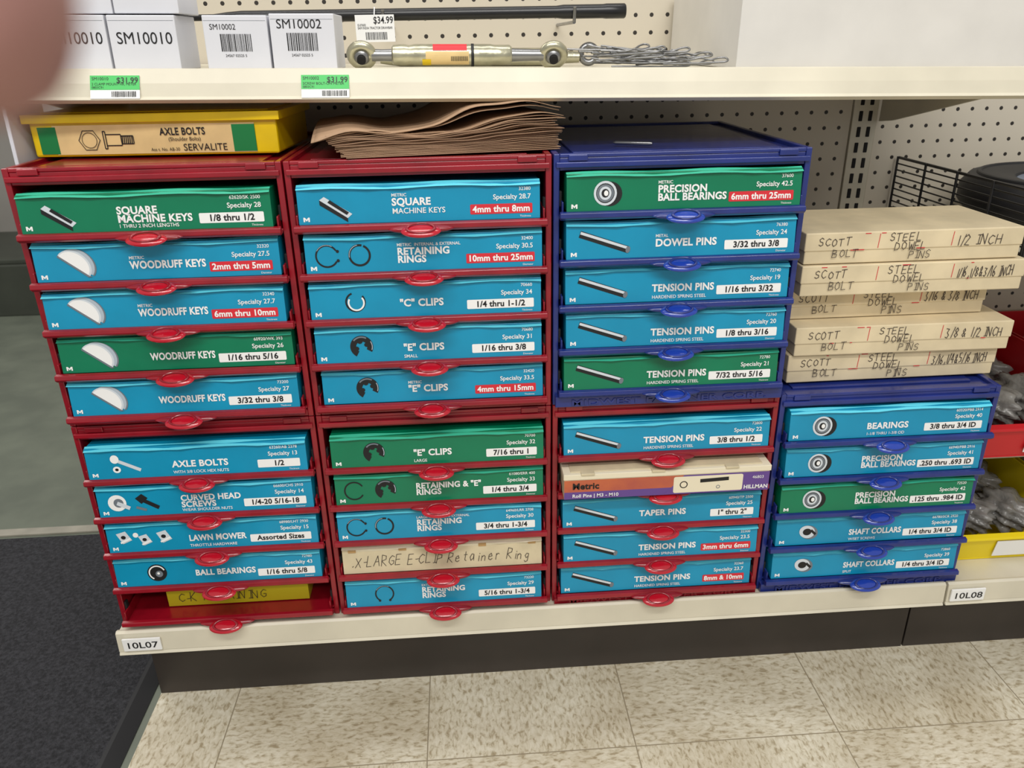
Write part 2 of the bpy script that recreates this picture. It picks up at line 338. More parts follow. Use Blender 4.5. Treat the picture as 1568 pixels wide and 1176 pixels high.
c1t=[D('green','square_key','SQUARE\nMACHINE KEYS','1/8 thru 1/2','28','62620/SK 2500',u='1 THRU 2 INCH LENGTHS'),
 D('cyan','woodruff','WOODRUFF KEYS','2mm thru 5mm','27.5','32320','r',p='METRIC'),
 D('cyan','woodruff','WOODRUFF KEYS','6mm thru 10mm','27.7','32340','r',p='METRIC'),
 D('green','woodruff','WOODRUFF KEYS','1/16 thru 5/16','26','60920/WK 393'),
 D('cyan','woodruff','WOODRUFF KEYS','3/32 thru 3/8','27','73200')]
c1b=[D('cyan','bolt','AXLE BOLTS','1/2','13','63260/AB 2378',u='WITH 3/8 LOCK HEX NUTS'),
 D('cyan','screws','CURVED HEAD\nSCREWS','1/4-20 5/16-18','14','66600/CHS 2910',u='W/EAR SHOULDER NUTS'),
 D('cyan','mower','LAWN MOWER','Assorted Sizes','15','68980/LHT 2930',u='THROTTLE HARDWARE'),
 D('cyan','ball','BALL BEARINGS','1/16 thru 5/8','43','72980'),None]
c2t=[D('cyan','square_key','SQUARE\nMACHINE KEYS','4mm thru 8mm','28.7','32380','r',p='METRIC',sm=1),
 D('cyan','rings','RETAINING\nRINGS','10mm thru 25mm','30.5','32400','r',p='METRIC  INTERNAL & EXTERNAL'),
 D('cyan','cclip','"C" CLIPS','1/4 thru 1-1/2','34','70660'),
 D('cyan','eclip','"E" CLIPS','1/16 thru 3/8','31','70680',u='SMALL'),
 D('cyan','eclip','"E" CLIPS','4mm thru 15mm','33.5','32420','r',p='METRIC')]
c2b=[D('green','eclip','"E" CLIPS','7/16 thru 1','32','70700',u='LARGE'),
 D('green','ring_e','RETAINING & "E"\nRINGS','1/4 thru 3/4','33','61080/ERR 400'),
 D('cyan','rings','RETAINING\nRINGS','3/4 thru 1-3/4','30','64960/LRR 2708',p='LARGE  INTERNAL & EXTERNAL'),
 D('cream','','.X-LARGE E-CLIP Retainer Ring','','',''),
 D('cyan','ring1','RETAINING\nRINGS','5/16 thru 1-3/4','29','73220',p='EXTERNAL')]
c3t=[D('green','bearing','PRECISION\nBALL BEARINGS','6mm thru 25mm','42.5','37600','r',p='METRIC'),
 D('cyan','pin','DOWEL PINS','3/32 thru 3/8','24','76380',p='METAL'),
 D('cyan','pin','TENSION PINS','1/16 thru 3/32','19','72740',u='HARDENED SPRING STEEL'),
 D('cyan','pin','TENSION PINS','1/8 thru 3/16','20','72760',u='HARDENED SPRING STEEL'),
 D('green','pin','TENSION PINS','7/32 thru 5/16','21','72780',u='HARDENED SPRING STEEL')]
c3b=[D('cyan','pin','TENSION PINS','3/8 thru 1/2','22','72800',u='HARDENED SPRING STEEL'),
 dict(c='open'),
 D('cyan','pin','TAPER PINS','1" thru 2"','25','60940/TP 2500'),
 D('cyan','pin','TENSION PINS','3mm thru 6mm','23.5','32300','r',u='HARDENED SPRING STEEL'),
 D('cyan','pin','TENSION PINS','8mm & 10mm','23.7','32360','r',u='HARDENED SPRING STEEL')]
c4=[D('cyan','bearing','BEARINGS','3/8 thru 3/4 ID','40','60320/PBB 2914',u='1-1/8 THRU 1-3/8 OD'),
 D('cyan','bearing','PRECISION\nBALL BEARINGS','.250 thru .693 ID','41','66940/PBB 2916'),
 D('green','bearing','PRECISION\nBALL BEARINGS','.125 thru .984 ID','42','72520'),
 D('cyan','collar','SHAFT COLLARS','1/4 thru 3/4 ID','38','66780/SCR 2920',u='W/SET SCREWS'),
 D('cyan','collar','SHAFT COLLARS','1/4 thru 3/4 ID','39','72860',u='SPLIT')]
cabinet('red_drawer_cabinet',(0,0,0),'red',c1b); cabinet('red_drawer_cabinet.001',(0,0,CH),'red',c1t)
cabinet('red_drawer_cabinet.002',(CW,0,0),'red',c2b); cabinet('red_drawer_cabinet.003',(CW,0,CH),'red',c2t)
cabinet('red_drawer_cabinet.004',(2*CW,0,0),'red',c3b,.002); cabinet('blue_drawer_cabinet',(2*CW,0,CH),'blue',c3t,.007)
cabinet('blue_drawer_cabinet.001',(3*CW,0,0),'blue',c4,.007)
mb=MB(); mb.box(.068,.290,.02,.20,.018,.050,'yellowd'); scribble(mb,'C-K RETAINING',.085,.026,.016,.0125,.001,.0190); mb.build('yellow_parts_box',recalc=False)
# ------------------------------------------------------------------ gondola base
FZ=-.20
def shelf_deck(x0,x1):
    b=MB(); b.box(x0,x1,-.012,.445,-.012,-.0005,'shelf')
    b.prismx([(-.020,-.034),(-.024,-.030),(-.022,.003),(-.018,.006),(-.012,.004),(-.012,-.030)],x0,x1,'shelf')
    b.prismx([(-.026,-.036),(-.020,-.038),(-.012,-.034),(-.022,-.030)],x0,x1,'shelf')
    return b
shelf_deck(-.004,1.334).build('base_shelf',bevel=.001)
shelf_deck(1.338,2.6).build('base_shelf.001',bevel=.001)
b=MB(); b.box(0,1.338,.06,.44,FZ,-.0125,'kick'); b.build('kick_plate',bevel=.001)
b=MB(); b.box(1.341,2.6,.06,.44,FZ,-.0125,'kick'); b.build('kick_plate.001',bevel=.001)
def shelf_tag(name,x,s):
    b=MB(); b.box(x,x+.058,-.0275,-.0245,-.027,-.004,'white'); o=b.build(name,bevel=.0005); text(s,x+.029,-.0279,-.0215,.0165,'black',o,align='CENTER',bold=.01,fit=.046)
shelf_tag('shelf_tag',.006,'10L07'); shelf_tag('shelf_tag.001',1.342,'10L08')
# ------------------------------------------------------------------ pegboard & uprights
m=bpy.data.materials.new('pegboard'); m.use_nodes=True; nt=m.node_tree; bs=nt.nodes['Principled BSDF']; bs.inputs['Roughness'].default_value=.55
tc=nt.nodes.new('ShaderNodeTexCoord'); mp=nt.nodes.new('ShaderNodeMapping'); mp.inputs['Scale'].default_value=(1/.0278,0,1/.0278)
nt.links.new(tc.outputs['Object'],mp.inputs[0])
fr=nt.nodes.new('ShaderNodeVectorMath'); fr.operation='FRACTION'; nt.links.new(mp.outputs[0],fr.inputs[0])
sb=nt.nodes.new('ShaderNodeVectorMath'); sb.operation='SUBTRACT'; sb.inputs[1].default_value=(.5,0,.5); nt.links.new(fr.outputs[0],sb.inputs[0])
le=nt.nodes.new('ShaderNodeVectorMath'); le.operation='LENGTH'; nt.links.new(sb.outputs[0],le.inputs[0])
lt=nt.nodes.new('ShaderNodeMath'); lt.operation='LESS_THAN'; lt.inputs[1].default_value=.125; nt.links.new(le.outputs['Value'],lt.inputs[0])
mx=nt.nodes.new('ShaderNodeMix'); mx.data_type='RGBA'; mx.inputs[6].default_value=lin((204,195,177)); mx.inputs[7].default_value=lin((40,34,28))
nt.links.new(lt.outputs[0],mx.inputs[0]); nt.links.new(mx.outputs[2],bs.inputs['Base Color']); M['peg']=m
b=MB(); b.box(0,1.285,.45,.462,FZ,1.25,'peg'); b.build('wall_pegboard')
b=MB(); b.box(1.335,2.6,.45,.462,FZ,1.25,'peg'); b.build('wall_pegboard.001')
b=MB(); b.box(1.287,1.333,.446,.47,-.0,1.25,'shelf')
z=.3
while z<1.2:
    for xx in (1.298,1.316): b.box(xx,xx+.007,.4445,.447,z,z+.018,'dark')
    z+=.028
b.build('slotted_upright',bevel=.001)
b=MB(); b.box(-.03,-.006,.43,.47,FZ,1.25,'shelf'); b.build('slotted_upright.001',bevel=.001)
# ------------------------------------------------------------------ upper shelf
TL=.0165
us=empty('upper_shelf',(0,0,.8135),(0,TL,0))
b=MB(); b.box(-.005,1.345,.075,.444,-.016,0,'shelf')
b.prismx([(.068,.003),(.076,.003),(.078,-.004),(.074,-.010),(.062,-.032),(.058,-.036),(.054,-.033),(.060,-.014)],-.006,1.345,'shelf')
b.prismx([(.050,-.033),(.058,-.038),(.064,-.033),(.056,-.029)],-.006,1.345,'shelf')
b.build('shelf_panel',us,bevel=.001)
for xx in (-.004,1.338):
    b=MB(); b.prismx([(.10,-.016),(.444,-.016),(.444,-.10),(.40,-.095),(.12,-.035)],xx,xx+.004,'shelf'); b.build('shelf_bracket',us)
b=MB(); b.box(-.014,-.009,.068,.165,-.20,-.010,'carton'); b.build('end_panel',us,bevel=.001)
def ztop(x): return .8135-math.tan(TL)*x
def price_label(name,x,s,t2):
    e=empty(name,(x,.0,0)); z=ztop(x); rx=-.42
    e.location=(x,.0525,z-.029); e.rotation_euler=(rx,TL,0)
    b=MB(); b.box(0,.060,-.001,.0005,-.003,.026,'white'); b.box(0,.060,-.0014,0,.008,.026,'taggreen'); b.build('card',e)
    b=MB()
    x2=.026
    while x2<.056:
        w=random.choice((.0006,.0009,.0013)); b.poly([(x2,-.001),(x2+w,-.001),(x2+w,.006),(x2,.006)],-.0016,'black'); x2+=w+random.choice((.0007,.001))
    b.build('barcode',e,recalc=False)
    text('$31.99',.032,-.0017,.0165,.010,'black',e,mx=.026,bold=.01); text(s,.002,-.0017,.020,.0055,'black',e); text(t2,.002,-.0017,.0135,.0046,'black',e,mx=.054); text('0803C91',.002,-.0017,.0095,.004,'black',e)
price_label('price_label',.105,'SM10010','2 CLAMP MOUNT HR. METER'); price_label('price_label.001',.365,'SM10002','SCREW BOLT-ON METER')
def wbox(name,x,y,w,d,h,t,size,zoff=0,bar=False,rz=0,sub=None,k='carton'):
    e=empty(name,(x,y,ztop(x)+.0005+zoff),(0,TL,rz)); b=MB(); b.box(0,w,0,d,0,h,k); b.build('carton',e,bevel=.0012)
    b=MB(); b.poly([(w*.02,h*.90),(w*.98,h*.90),(w*.98,h*.905),(w*.02,h*.905)],-.0003,'grey')
    if bar:
        x2=w*.25
        while x2<w*.72:
            q=random.choice((.0007,.001,.0015)); b.poly([(x2,h*.34),(x2+q,h*.34),(x2+q,h*.66),(x2,h*.66)],-.0004,'black'); x2+=q+random.choice((.0008,.0012))
    b.build('print',e,recalc=False)
    if t: text(t,w*.10,-.0005,h*(.48 if not bar else .74),size,'black',e,align='LEFT',mx=w*.82 if not bar else w*(.40 if size<.010 else .75))
    if sub: text(sub,w*.3,-.0005,h*.24,.0045,'black',e,mx=w*.5)
    return e
BH=.0645
wbox('meter_box',.040,.10,.080,.085,BH,'SM10010',.020)
wbox('meter_box.001',.123,.10,.084,.085,BH,'SM10010',.020)
wbox('meter_box.002',.052,.105,.080,.085,BH,'',.0175,BH+.0015); wbox('meter_box.003',.134,.105,.080,.085,BH,'',.0175,BH+.0018)
wbox('meter_box.004',.241,.10,.081,.085,BH,'SM10002',.0095,bar=True,sub='24567 02525 5')
wbox('meter_box.005',.325,.10,.082,.085,BH+.002,'SM10002',.0155,bar=True,sub='24567 02525 5')
wbox('large_white_carton',.936,.085,.42,.35,.105,'',.01,k='cartoncr')
# black draw bar on hooks
b=MB(); b.lathe([(0,.0045),(.16,.0045),(.18,.007),(.20,.0085),(.66,.0085),(.67,.0098),(.73,.0098),(.735,.0105),(.762,.0105),(.764,.009)],(.055,.26,.8765),(1,0,-.0),'tubeblk',20)
for xx in (.46,.74):
    b.cyl((xx,.449,.862),(xx,.245,.862),.0025,'steel'); b.cyl((xx,.245,.862),(xx,.240,.882),.0025,'steel')
b.build('black_steel_rod',smooth=True)
e=empty('hanging_price_tag',(.420,.236,.842)); b=MB(); b.box(0,.056,-.001,0,-.002,.034,'white'); b.cyl((.028,0,.034),(.028,.012,.044),.0008,'white'); b.build('card',e)
text('$34.99',.026,-.0015,.0225,.013,'black',e,mx=.028,bold=.01); text('IS-07600\nSAM INDIA TRACTOR DRAWBAR',.003,-.0015,.019,.0046,'black',e,mx=.05)
b=MB(); x2=.014
while x2<.045:
    w=random.choice((.0006,.0009,.0013)); b.poly([(x2,.001),(x2+w,.001),(x2+w,.011),(x2,.011)],-.0015,'black'); x2+=w+.001
b.build('barcode',e,recalc=False)
# top-link turnbuckle
tz=ztop(.58)+.021
e=empty('turnbuckle_top_link',(.422,.125,tz-.001),(0,TL,0)); e.scale=(.96,.95,.95); b=MB()
b.lathe([(.030,.0085),(.045,.0078),(.060,.0085)],(0,0,0),(1,0,0),'steel',20)
b.lathe([(.058,.011),(.060,.0135),(.075,.0145),(.082,.013),(.090,.0145),(.195,.0145),(.200,.0135),(.222,.0135),(.225,.011)],(0,0,0),(1,0,0),'zinc',28)
b.lathe([(.168,.0152),(.172,.0152)],(0,0,0),(1,0,0),'black',28)
b.lathe([(.224,.009),(.255,.0078),(.270,.008)],(0,0,0),(1,0,0),'steel',20)
for cx in (.016,.284):
    b.torus((cx,0,0),(0,.85,.5),.0145,.0068,'zinc',30,12); b.ball((cx,0,0),.0125,.0105,.0125,'steel',20,12); b.cyl((cx,-.012,-.007),(cx,.012,.007),.0062,'dark',16)
b.lathe([(0,.007),(.006,.0062)],(.026,0,0),(1,0,0),'zinc',16)
b.build('link_body',e,smooth=True)
b=MB()
def patch(xa,xb,a0,a1,k,r=.0149):
    n=8; vs=[]
    for i in range(n+1):
        a=math.radians(a0+(a1-a0)*i/n); vs+=[(xa,-r*math.cos(a),r*math.sin(a)),(xb,-r*math.cos(a),r*math.sin(a))]
    b.add(vs,[(2*i,2*i+1,2*i+3,2*i+2) for i in range(n)],k)
patch(.115,.162,25,75,'redp'); patch(.105,.165,-55,20,'paperlab'); patch(.100,.112,-60,-20,'yellow',.0151)
for i in range(16): patch(.140+i*.0015,.1407+i*.0015,-30,-5,'black',.0152)
b.build('stickers',e,recalc=False)
b=MB(); zq=ztop(.7)+.017; b.lathe([(0,.009),(.03,.013),(.26,.013),(.28,.009),(.30,.008)],(.45,.26,zq),(1,0,-.0165),'zinc',20); b.torus((.765,.26,zq-.001),(0,1,0),.012,.005,'steel'); b.build('turnbuckle_top_link.001',smooth=True)
cu=bpy.data.curves.new('hair_pin_clips','CURVE'); cu.dimensions='3D'; cu.bevel_depth=.0013; cu.bevel_resolution=2
for i in range(22):
    ox,oy,oz=.735+random.uniform(0,.11),.11+random.uniform(0,.05),.003+i*.0009; a=random.uniform(-.5,.5)-.1
    pts=[(0,0),(.075,.002),(.088,.008),(.084,.016),(.074,.014),(.062,.004),(.05,.010),(.036,.004),(.02,.009),(0,.012)]
    if i%3==0: pts=[(-.03,.004)]+pts+[(.0,.014)]
    sp=cu.splines.new('NURBS'); sp.points.add(len(pts)-1); sp.use_endpoint_u=True; sp.order_u=3
    for q,(u,v) in zip(sp.points,pts):
        X=ox+u*math.cos(a)-v*math.sin(a)*.8; Y=oy+u*math.sin(a)+v*math.cos(a)*1.2; q.co=(X,Y,ztop(X)+oz+.002*math.sin(u*60+i)+ (v*.5),1)
cu.materials.append(M['steel']); o=bpy.data.objects.new('hair_pin_clips',cu); COL.objects.link(o)
# ------------------------------------------------------------------ things on top of cabinets
TZ=2*CH
e=empty('yellow_axle_bolt_case',(.000,.095,TZ),(0,0,-.06)); b=MB()
b.box(0,.324,0,.165,0,.046,'yellow'); b.build('case_body',e,bevel=.003)
b=MB(); b.box(-.006,.330,-.006,.171,.043,.054,'yellow'); b.box(.012,.312,.012,.153,.054,.0555,'yellow'); b.build('case_lid',e,bevel=.002)
b=MB(); b.box(.030,.295,-.0008,0,.003,.040,'paperlab'); b.box(.010,.034,-.0012,0,.004,.038,'ygreen'); b.box(.265,.295,-.0014,0,.004,.038,'ygreen')
y=-.0018
b.ring(.076,.021,.0145,.0135,y,'black',0,360,6); b.ring(.076,.021,.010,.0093,y,'black')
for z0,z1,x0,x1 in ((.010,.032,.095,.098),(.014,.028,.098,.118),(.016,.026,.118,.134)):
    b.bar(x0,z0,x1,z0,.0012,y,'black'); b.bar(x0,z1,x1,z1,.0012,y,'black'); b.bar(x0,z0,x0,z1,.0012,y,'black'); b.bar(x1,z0,x1,z1,.0012,y,'black')
for i in range(6): b.bar(.119+i*.0025,.016,.120+i*.0025,.026,.0013,y,'black')
b.build('paper_label',e,recalc=False)
text('AXLE BOLTS',.170,-.002,.0262,.0128,'black',e,bold=.02,mx=.060); text('(Shoulder Bolts)',.180,-.002,.0185,.0070,'black',e,mx=.042); text('Ass t. No. AB-30',.155,-.002,.006,.0060,'black',e,mx=.038); text('SERVALITE',.198,-.002,.006,.0125,'black',e,bold=.0,mx=.06)
# kraft bags
e=empty('paper_bag_stack',(.418,.0,TZ),(0,0,.15))
NB=22
for s_ in range(NB):
    b=MB(); nx,ny=40,10; wv=.280+random.uniform(-.006,.006); dx=random.uniform(-.004,.004); t=s_/(NB-1); dy=random.uniform(-.003,.003)+.016*t
    vs=[];top=(s_>=NB-2)
    for j in range(ny+1):
        for i in range(nx+1):
            u,v=i/nx,j/ny
            x=dx+u*wv-.026*t*(1-u)
            fan=.010*t*math.sin(u*5.2+.4)
            yy=dy+v*.235+fan*(1-v)
            loft=.70+.55*u
            z=.0012+s_*.0016*loft+.0030*t*math.sin(u*8+.8+v*2)+.0012*t*math.sin(u*26+s_*.8)
            z+=.006*t*t*math.exp(-((u-.82)/.16)**2)
            if t>.75: z+=.004*(t-.75)/.25*math.cos(u*9-1)
            if top:
                k_=1 if s_==NB-1 else .6
                z+=k_*(.012*math.exp(-((u-.62)/.14)**2)-.003*math.exp(-((u-.32)/.12)**2)+.004*u)+.003
                x-=.012*(1-u)*(1-v)
                yy-=.012*(1-v)*max(0,1-u*2.2)
                z-=.010*(1-v)**3*max(0,1-u*2.2)
            vs.append((x,yy,z))
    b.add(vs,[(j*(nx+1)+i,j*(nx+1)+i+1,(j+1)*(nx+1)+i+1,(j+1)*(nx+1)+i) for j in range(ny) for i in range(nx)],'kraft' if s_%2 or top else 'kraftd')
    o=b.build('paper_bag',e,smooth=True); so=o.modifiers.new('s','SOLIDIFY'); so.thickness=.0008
b=MB(); b.lathe([(0,.001),(.004,.0028),(.050,.0028),(.054,.002)],(.772,.078,TZ+.0023),(.88,-.42,0),'steel',12); b.build('steel_pin',smooth=True)
b=MB(); b.box(.0,.12,.345,.375,TZ,TZ+.060,'cardb'); b.build('cardboard_box',bevel=.001)
# dowel boxes
h=.0462
sizes=['3/16,1/4&5/16 INCH','3/8 & 1/2 INCH','3/16 & 3/8 INCH','1/16,1/8&3/16 INCH','1/2 INCH']
xs=[(1.043,.325,.040),(1.046,.328,.033),(1.040,.308,.068),(1.043,.330,.034),(1.044,.318,.038)]
for i in range(5):
    x,w,yy=xs[i]
    e=empty('dowel_pin_box' if i==0 else 'dowel_pin_box.%03d'%i,(x,yy,CH+i*h),(0,0,random.uniform(-.012,.012))); b=MB()
    b.box(0,w,0,.16,0.0004,h*.84,'dowel'); b.box(-.0015,w+.0015,-.0015,.1615,h*.42,h-.0008,'dowel'); b.build('carton',e,bevel=.0015)
    b=MB(); y=-.0020
    for a in (.33,.67): b.bar(w*a,.022,w*a+.001,h-.004,.0009,y,'redp')
    for _ in range(5):
        q=random.uniform(.02,w-.03); zz=random.choice((.020,h-.003)); b.bar(q,zz,q+random.uniform(.003,.014),zz,.0012,y,'redp')
    y=-.0023; cw=.0096; hh=.0115
    scribble(b,'SCOTT',.018,.027,hh,cw,.0009,y); scribble(b,'BOLT',.040,.010,hh,cw,.0009,y)
    scribble(b,'STEEL',w*.38,.031,hh,cw,.0009,y); scribble(b,'DOWEL',w*.41,.018,hh,cw,.0009,y); scribble(b,'PINS',w*.48,.005,hh,cw,.0009,y)
    n=len(sizes[i]); scribble(b,sizes[i],w*.69,.022,.0145,min(.0112,w*.30/(n*.86)),.0010,y)
    b.build('handwriting',e,recalc=False)
# ------------------------------------------------------------------ neighbouring bay on the right
e=empty('side_shelf',(1.40,0,.53)); b=MB(); b.box(0,1.1,.05,.444,-.014,0,'shelf'); b.prismx([(.045,.003),(.05,0),(.05,-.03),(.036,-.034)],0,1.1,'shelf'); b.build('shelf_panel',e,bevel=.001)
b=MB(); b.box(1.36,2.5,.12,.444,.180,.192,'shelf'); b.prismx([(.115,.194),(.12,.192),(.12,.165),(.108,.162)],1.36,2.5,'shelf'); b.build('side_shelf.001',bevel=.001)
b=MB(); b.lathe([(0,.13),(.004,.165),(.02,.178),(.045,.178),(.062,.165),(.066,.13),(.060,.095),(.050,.09)],(1.60,.25,.5505),(0,0,1),'rubber',48)
b.lathe([(0,.095),(.004,.09),(.006,.04),(.03,.035),(.032,.018)],(1.60,.25,.604),(0,0,1),'hub',32)
b.torus((1.60,.25,.6145),(0,0,1),.15,.004,'rubber',48,8)
b.build('lawn_tractor_wheel',smooth=True)
b=MB()
for i in range(8):
    z=.5345+i*.0115; b.cyl((1.385,.06,z),(1.385,.44,z),.0014,'wire',8); b.cyl((1.385,.06,z),(1.86,.06,z),.0014,'wire',8)
b.cyl((1.385,.06,.626),(1.385,.44,.626),.0026,'wire',8); b.cyl((1.385,.06,.626),(1.86,.06,.626),.0026,'wire',8)
for i in range(5): yq=.06+i*.095; b.cyl((1.383,yq,.5325),(1.383,yq,.628),.0022,'wire',8)
for i in range(7): xq=1.385+i*.079; b.cyl((xq,.058,.5325),(xq,.058,.628),.0022,'wire',8)
for i in range(12): xq=1.39+i*.04; b.cyl((xq,.06,.5345),(xq,.44,.5345),.0014,'wire',8)
b.build('wire_basket')
def bin_(name,x,y,z,w,d,h,k):
    e=empty(name,(x,y,z)); b=MB(); t=.003
    b.box(0,w,0,d,0,t,k); b.box(0,w,d-t,d,t,h,k)
    b.prismx([(0,t),(-.012,h*.5),(.02,h*.52),(.06,h),(d,h),(d,t)],0,t,k); b.prismx([(0,t),(-.012,h*.5),(.02,h*.52),(.06,h),(d,h),(d,t)],w-t,w,k)
    b.prismx([(0,t),(-.012,h*.5),(-.009,h*.5),(.003,t)],t,w-t,k); b.prismx([(-.016,h*.5),(-.016,h*.46),(-.006,h*.46),(-.006,h*.54)],-.002,w+.002,k)
    b.build('bin_shell',e,bevel=.0008)
    b=MB(); b.prismx([(-.007,h*.10),(-.0125,h*.42),(-.0115,h*.42),(-.006,h*.10)],w*.35,w*.75,'white'); b.build('bin_label',e)
    for i in range(4):
        bm=bmesh.new(); bmesh.ops.create_icosphere(bm,subdivisions=4,radius=1)
        for v in bm.verts:
            n=v.co.normalized(); f=1+.22*math.sin(7*n.x+i)*math.sin(6*n.y+2*i)+.13*math.sin(15*n.z+9*n.x+i)
            v.co=Vector((n.x*w*.24*f,n.y*d*.17*f,n.z*h*.30*f))
        me=bpy.data.meshes.new('plastic_bag'); bm.to_mesh(me); bm.free(); me.materials.append(M['bag'])
        for p in me.polygons:p.use_smooth=True
        o=bpy.data.objects.new('plastic_bag',me); COL.objects.link(o); o.parent=e; o.location=(w*(.30+.38*(i%2)),d*(.26+.40*(i//2)),h*.48)
bin_('yellow_storage_bin',1.378,.045,.0,.20,.28,.105,'binyel'); bin_('yellow_storage_bin.001',1.585,.045,.0,.20,.28,.105,'binyel')
bin_('red_storage_bin',1.395,.06,.1925,.20,.38,.12,'binred'); bin_('red_storage_bin.001',1.602,.06,.1925,.20,.38,.12,'binred')
# ------------------------------------------------------------------ floors and surroundings
def floor_mat():
    m=bpy.data.materials.new('vinyl_tile'); m.use_nodes=True; nt=m.node_tree; N=nt.nodes; L=nt.links; bs=N['Principled BSDF']; bs.inputs['Roughness'].default_value=.25
    tc=N.new('ShaderNodeTexCoord'); mp=N.new('ShaderNodeMapping'); mp.inputs['Scale'].default_value=(3,3,3); mp.inputs['Location'].default_value=(-.137*3,.12*3,0); L.new(tc.outputs['Object'],mp.inputs[0])
    ch=N.new('ShaderNodeTexChecker'); ch.inputs['Scale'].default_value=1.0; L.new(mp.outputs[0],ch.inputs[0])
    def streak(sc):
        a=N.new('ShaderNodeMapping'); a.inputs['Scale'].default_value=sc; L.new(tc.outputs['Object'],a.inputs[0])
        n=N.new('ShaderNodeTexNoise'); n.inputs['Scale'].default_value=1; n.inputs['Detail'].default_value=4; n.inputs['Roughness'].default_value=.6; n.inputs['Distortion'].default_value=.5; L.new(a.outputs[0],n.inputs['Vector'])
        return n.outputs['Fac']
    s1=streak((150,70,60)); s2=streak((70,150,60))
    mf=N.new('ShaderNodeMix'); L.new(ch.outputs['Fac'],mf.inputs[0]); L.new(s1,mf.inputs[2]); L.new(s2,mf.inputs[3])
    r=N.new('ShaderNodeValToRGB'); e=r.color_ramp.elements; e[0].position=.34; e[0].color=lin((170,156,128)); e[1].position=.48; e[1].color=lin((212,203,180)); q=r.color_ramp.elements.new(.64); q.color=lin((225,218,199)); L.new(mf.outputs[0],r.inputs[0])
    g=N.new('ShaderNodeTexNoise'); g.inputs['Scale'].default_value=6; g.inputs['Detail'].default_value=9; L.new(tc.outputs['Object'],g.inputs['Vector'])
    gr=N.new('ShaderNodeValToRGB'); gr.color_ramp.elements[0].position=.3; gr.color_ramp.elements[0].color=(.76,.72,.66,1); gr.color_ramp.elements[1].position=.58; gr.color_ramp.elements[1].color=(1,1,1,1); L.new(g.outputs['Fac'],gr.inputs[0])
    mu=N.new('ShaderNodeMix'); mu.data_type='RGBA'; mu.blend_type='MULTIPLY'; mu.inputs[0].default_value=1; L.new(r.outputs[0],mu.inputs[6]); L.new(gr.outputs[0],mu.inputs[7])
    fr=N.new('ShaderNodeVectorMath'); fr.operation='FRACTION'; L.new(mp.outputs[0],fr.inputs[0]); sp=N.new('ShaderNodeSeparateXYZ'); L.new(fr.outputs[0],sp.inputs[0])
    def edge(o):
        a=N.new('ShaderNodeMath'); a.operation='PINGPONG'; a.inputs[1].default_value=.5; L.new(o,a.inputs[0]); c=N.new('ShaderNodeMath'); c.operation='LESS_THAN'; c.inputs[1].default_value=.003; L.new(a.outputs[0],c.inputs[0]); return c.outputs[0]
    mxx=N.new('ShaderNodeMath'); mxx.operation='MAXIMUM'; L.new(edge(sp.outputs[0]),mxx.inputs[0]); L.new(edge(sp.outputs[1]),mxx.inputs[1])
    f=N.new('ShaderNodeMix'); f.data_type='RGBA'; L.new(mxx.outputs[0],f.inputs[0]); L.new(mu.outputs[2],f.inputs[6]); f.inputs[7].default_value=lin((150,138,115)); L.new(f.outputs[2],bs.inputs['Base Color'])
    return m
M['tile']=floor_mat()
M['conc']=mat('painted_concrete',(112,118,104),.45,c2=(98,104,92),scale=9,bump=.05,bscale=30)
M['mat']=mat('carpet_mat_pile',(60,60,64),.95,c2=(30,30,33),scale=180,bump=.6,bscale=350)
M['matedge']=mat('rubber_edge',(26,26,28),.5)
M['wallm']=mat('painted_wall',(170,165,158),.8,.05,6)
M['darkm']=mat('dark_olive_paint',(62,66,56),.6,.2,10)
M['floorg']=mat('trim_metal',(190,185,170),.35,.2,20,metal=.4)
b=MB(); b.box(-.0,3.5,-3,4,FZ-.02,FZ,'tile'); b.build('floor')
b=MB(); b.box(-4,0,-3,4,FZ-.02,FZ-.0005,'conc'); b.build('floor_concrete')
e=empty('floor_mat',(0,0,0)); b=MB(); b.box(-1.3,-.045,-1.6,.565,FZ,FZ+.008,'mat'); b.build('pile',e)
b=MB(); b.prism([(-.045,FZ),(-.045,FZ+.009),(-.038,FZ+.009),(-.012,FZ+.001),(-.012,FZ)],-1.6,.575,'matedge'); b.build('rubber_border',e)
b=MB(); b.box(-2.0,-.0,.585,.612,FZ,FZ+.004,'floorg'); b.build('trim_threshold')
b=MB(); b.box(-4,3.5,4,4.1,FZ-.02,2.6,'wallm'); b.build('wall_back')
b=MB(); b.box(-4.0,-.9,2.3,2.9,FZ,.02,'darkm'); b.box(-4,-.9,2.32,2.9,.02,.04,'darkm'); b.build('display_platform',bevel=.004)
b=MB(); b.lathe([(-.09,.16),(-.095,.22),(-.08,.29),(-.04,.31),(.04,.31),(.08,.29),(.095,.22),(.09,.16)],(-1.95,2.6,.35),(0,1,0),'rubber',40); b.lathe([(-.06,.16),(-.03,.14),(.03,.14),(.06,.16)],(-1.95,2.6,.35),(0,1,0),'hub',32); b.build('spare_tyre',smooth=True)
# ------------------------------------------------------------------ camera
c_=Vector((.5601,-1.0215,.8358))
r0=Vector((.9974,-.0687,-.0170)); dn=Vector((-.043,-.398,-.9163)); fw=Vector((.0561,.9148,-.400))
fw.normalize(); r0=(r0-fw*r0.dot(fw)).normalized(); dn=fw.cross(r0).normalized()
mw=Matrix((r0,-dn,-fw)).transposed().to_4x4(); mw.translation=c_
cd=bpy.data.cameras.new('camera'); cd.sensor_width=36; cd.lens=1197.7/1568*36; cd.clip_start=.01
cam=bpy.data.objects.new('camera',cd); COL.objects.link(cam); cam.matrix_world=mw; scene.camera=cam
cd.dof.use_dof=True; cd.dof.focus_distance=1.12; cd.dof.aperture_fstop=8
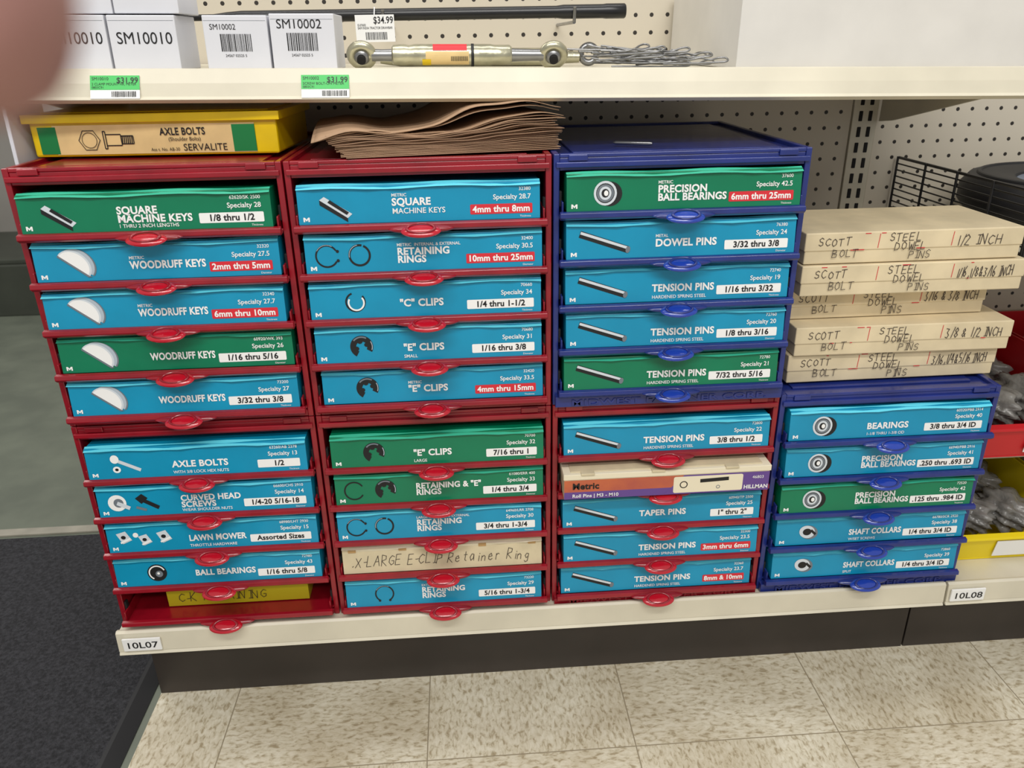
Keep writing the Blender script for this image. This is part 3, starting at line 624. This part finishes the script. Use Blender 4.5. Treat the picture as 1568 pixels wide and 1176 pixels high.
# ------------------------------------------------------------------ photographer's hand at the phone (index finger strays into view)
hand=bpy.data.objects.new('hand',None); COL.objects.link(hand); hand.matrix_world=mw.copy()
def skinobj(name,chains,sub=2):
    me=bpy.data.meshes.new(name); vs=[];es=[];rs=[]
    base={}
    for ch in chains:
        prev=None
        for p in ch:
            key=tuple(round(q,5) for q in p[:3])
            if key in base: idx=base[key]
            else: idx=len(vs); vs.append(p[:3]); rs.append(p[3]); base[key]=idx
            if prev is not None: es.append((prev,idx))
            prev=idx
    me.from_pydata(vs,es,[]); o=bpy.data.objects.new(name,me); COL.objects.link(o)
    sk=o.modifiers.new('skin','SKIN'); sk.use_smooth_shade=True
    for i,v in enumerate(me.skin_vertices[0].data): v.radius=(rs[i],rs[i]); v.use_root=(i==0)
    ss=o.modifiers.new('sub','SUBSURF'); ss.levels=sub; ss.render_levels=sub
    me.materials.append(M['skin']); o.parent=hand; return o
W0=(-.135,-.05,.05,.026)
def fing(mcp,pip,dip,tip,r):
    return [W0,( *mcp,r*1.15),(*pip,r*1.05),(*dip,r*1.0),(*tip,r*.92)]
hb=skinobj('palm_and_fingers',[
 [(-.17,-.12,.10,.030),W0],
 fing((-.120,.022,.010),(-.088,.034,-.035),(-.058,.033,-.058),(-.0342,.0270,-.0620),.0102),
 fing((-.122,.000,.012),(-.094,.004,-.035),(-.075,.002,-.045),(-.060,.000,-.040),.0085),
 fing((-.124,-.022,.016),(-.098,-.020,-.028),(-.080,-.022,-.036),(-.066,-.024,-.030),.0080),
 fing((-.126,-.042,.022),(-.104,-.044,-.014),(-.088,-.046,-.020),(-.076,-.046,-.014),.0070),
 [W0,(-.112,-.045,.058,.0125),(-.085,-.035,.060,.0105),(-.060,-.020,.056,.009)]])
# ------------------------------------------------------------------ light
w=bpy.data.worlds.new('world'); scene.world=w; w.use_nodes=True; w.node_tree.nodes['Background'].inputs[0].default_value=(1,.985,.965,1); w.node_tree.nodes['Background'].inputs[1].default_value=.50
def area(name,loc,rot,sx,sy,p,c=(1,.98,.945)):
    l=bpy.data.lights.new(name,'AREA'); l.shape='RECTANGLE'; l.size=sx; l.size_y=sy; l.energy=p; l.color=c
    o=bpy.data.objects.new(name,l); COL.objects.link(o); o.location=loc; o.rotation_euler=rot
area('ceiling_fluorescent_light',(.3,-1.6,2.6),(math.radians(25),0,0),2.6,.20,42)
area('ceiling_fluorescent_light.001',(1.2,-3.0,2.7),(math.radians(35),0,0),2.6,.25,38)
area('ceiling_fluorescent_light.002',(.6,.2,2.7),(0,0,0),2.6,.20,17)
area('ceiling_fluorescent_light.003',(-1.6,1.4,2.7),(0,0,0),2.0,.3,22)
# ------------------------------------------------------------------ fit lettering widths
bpy.context.view_layer.update()
for o,fit,mx_ in FIT:
    wd=o.dimensions.x/max(1e-6,o.scale.x)
    if fit and wd>0: o.scale.x=fit/wd
    elif mx_ and wd>mx_: o.scale.x=mx_/wd
bpy.context.view_layer.update()
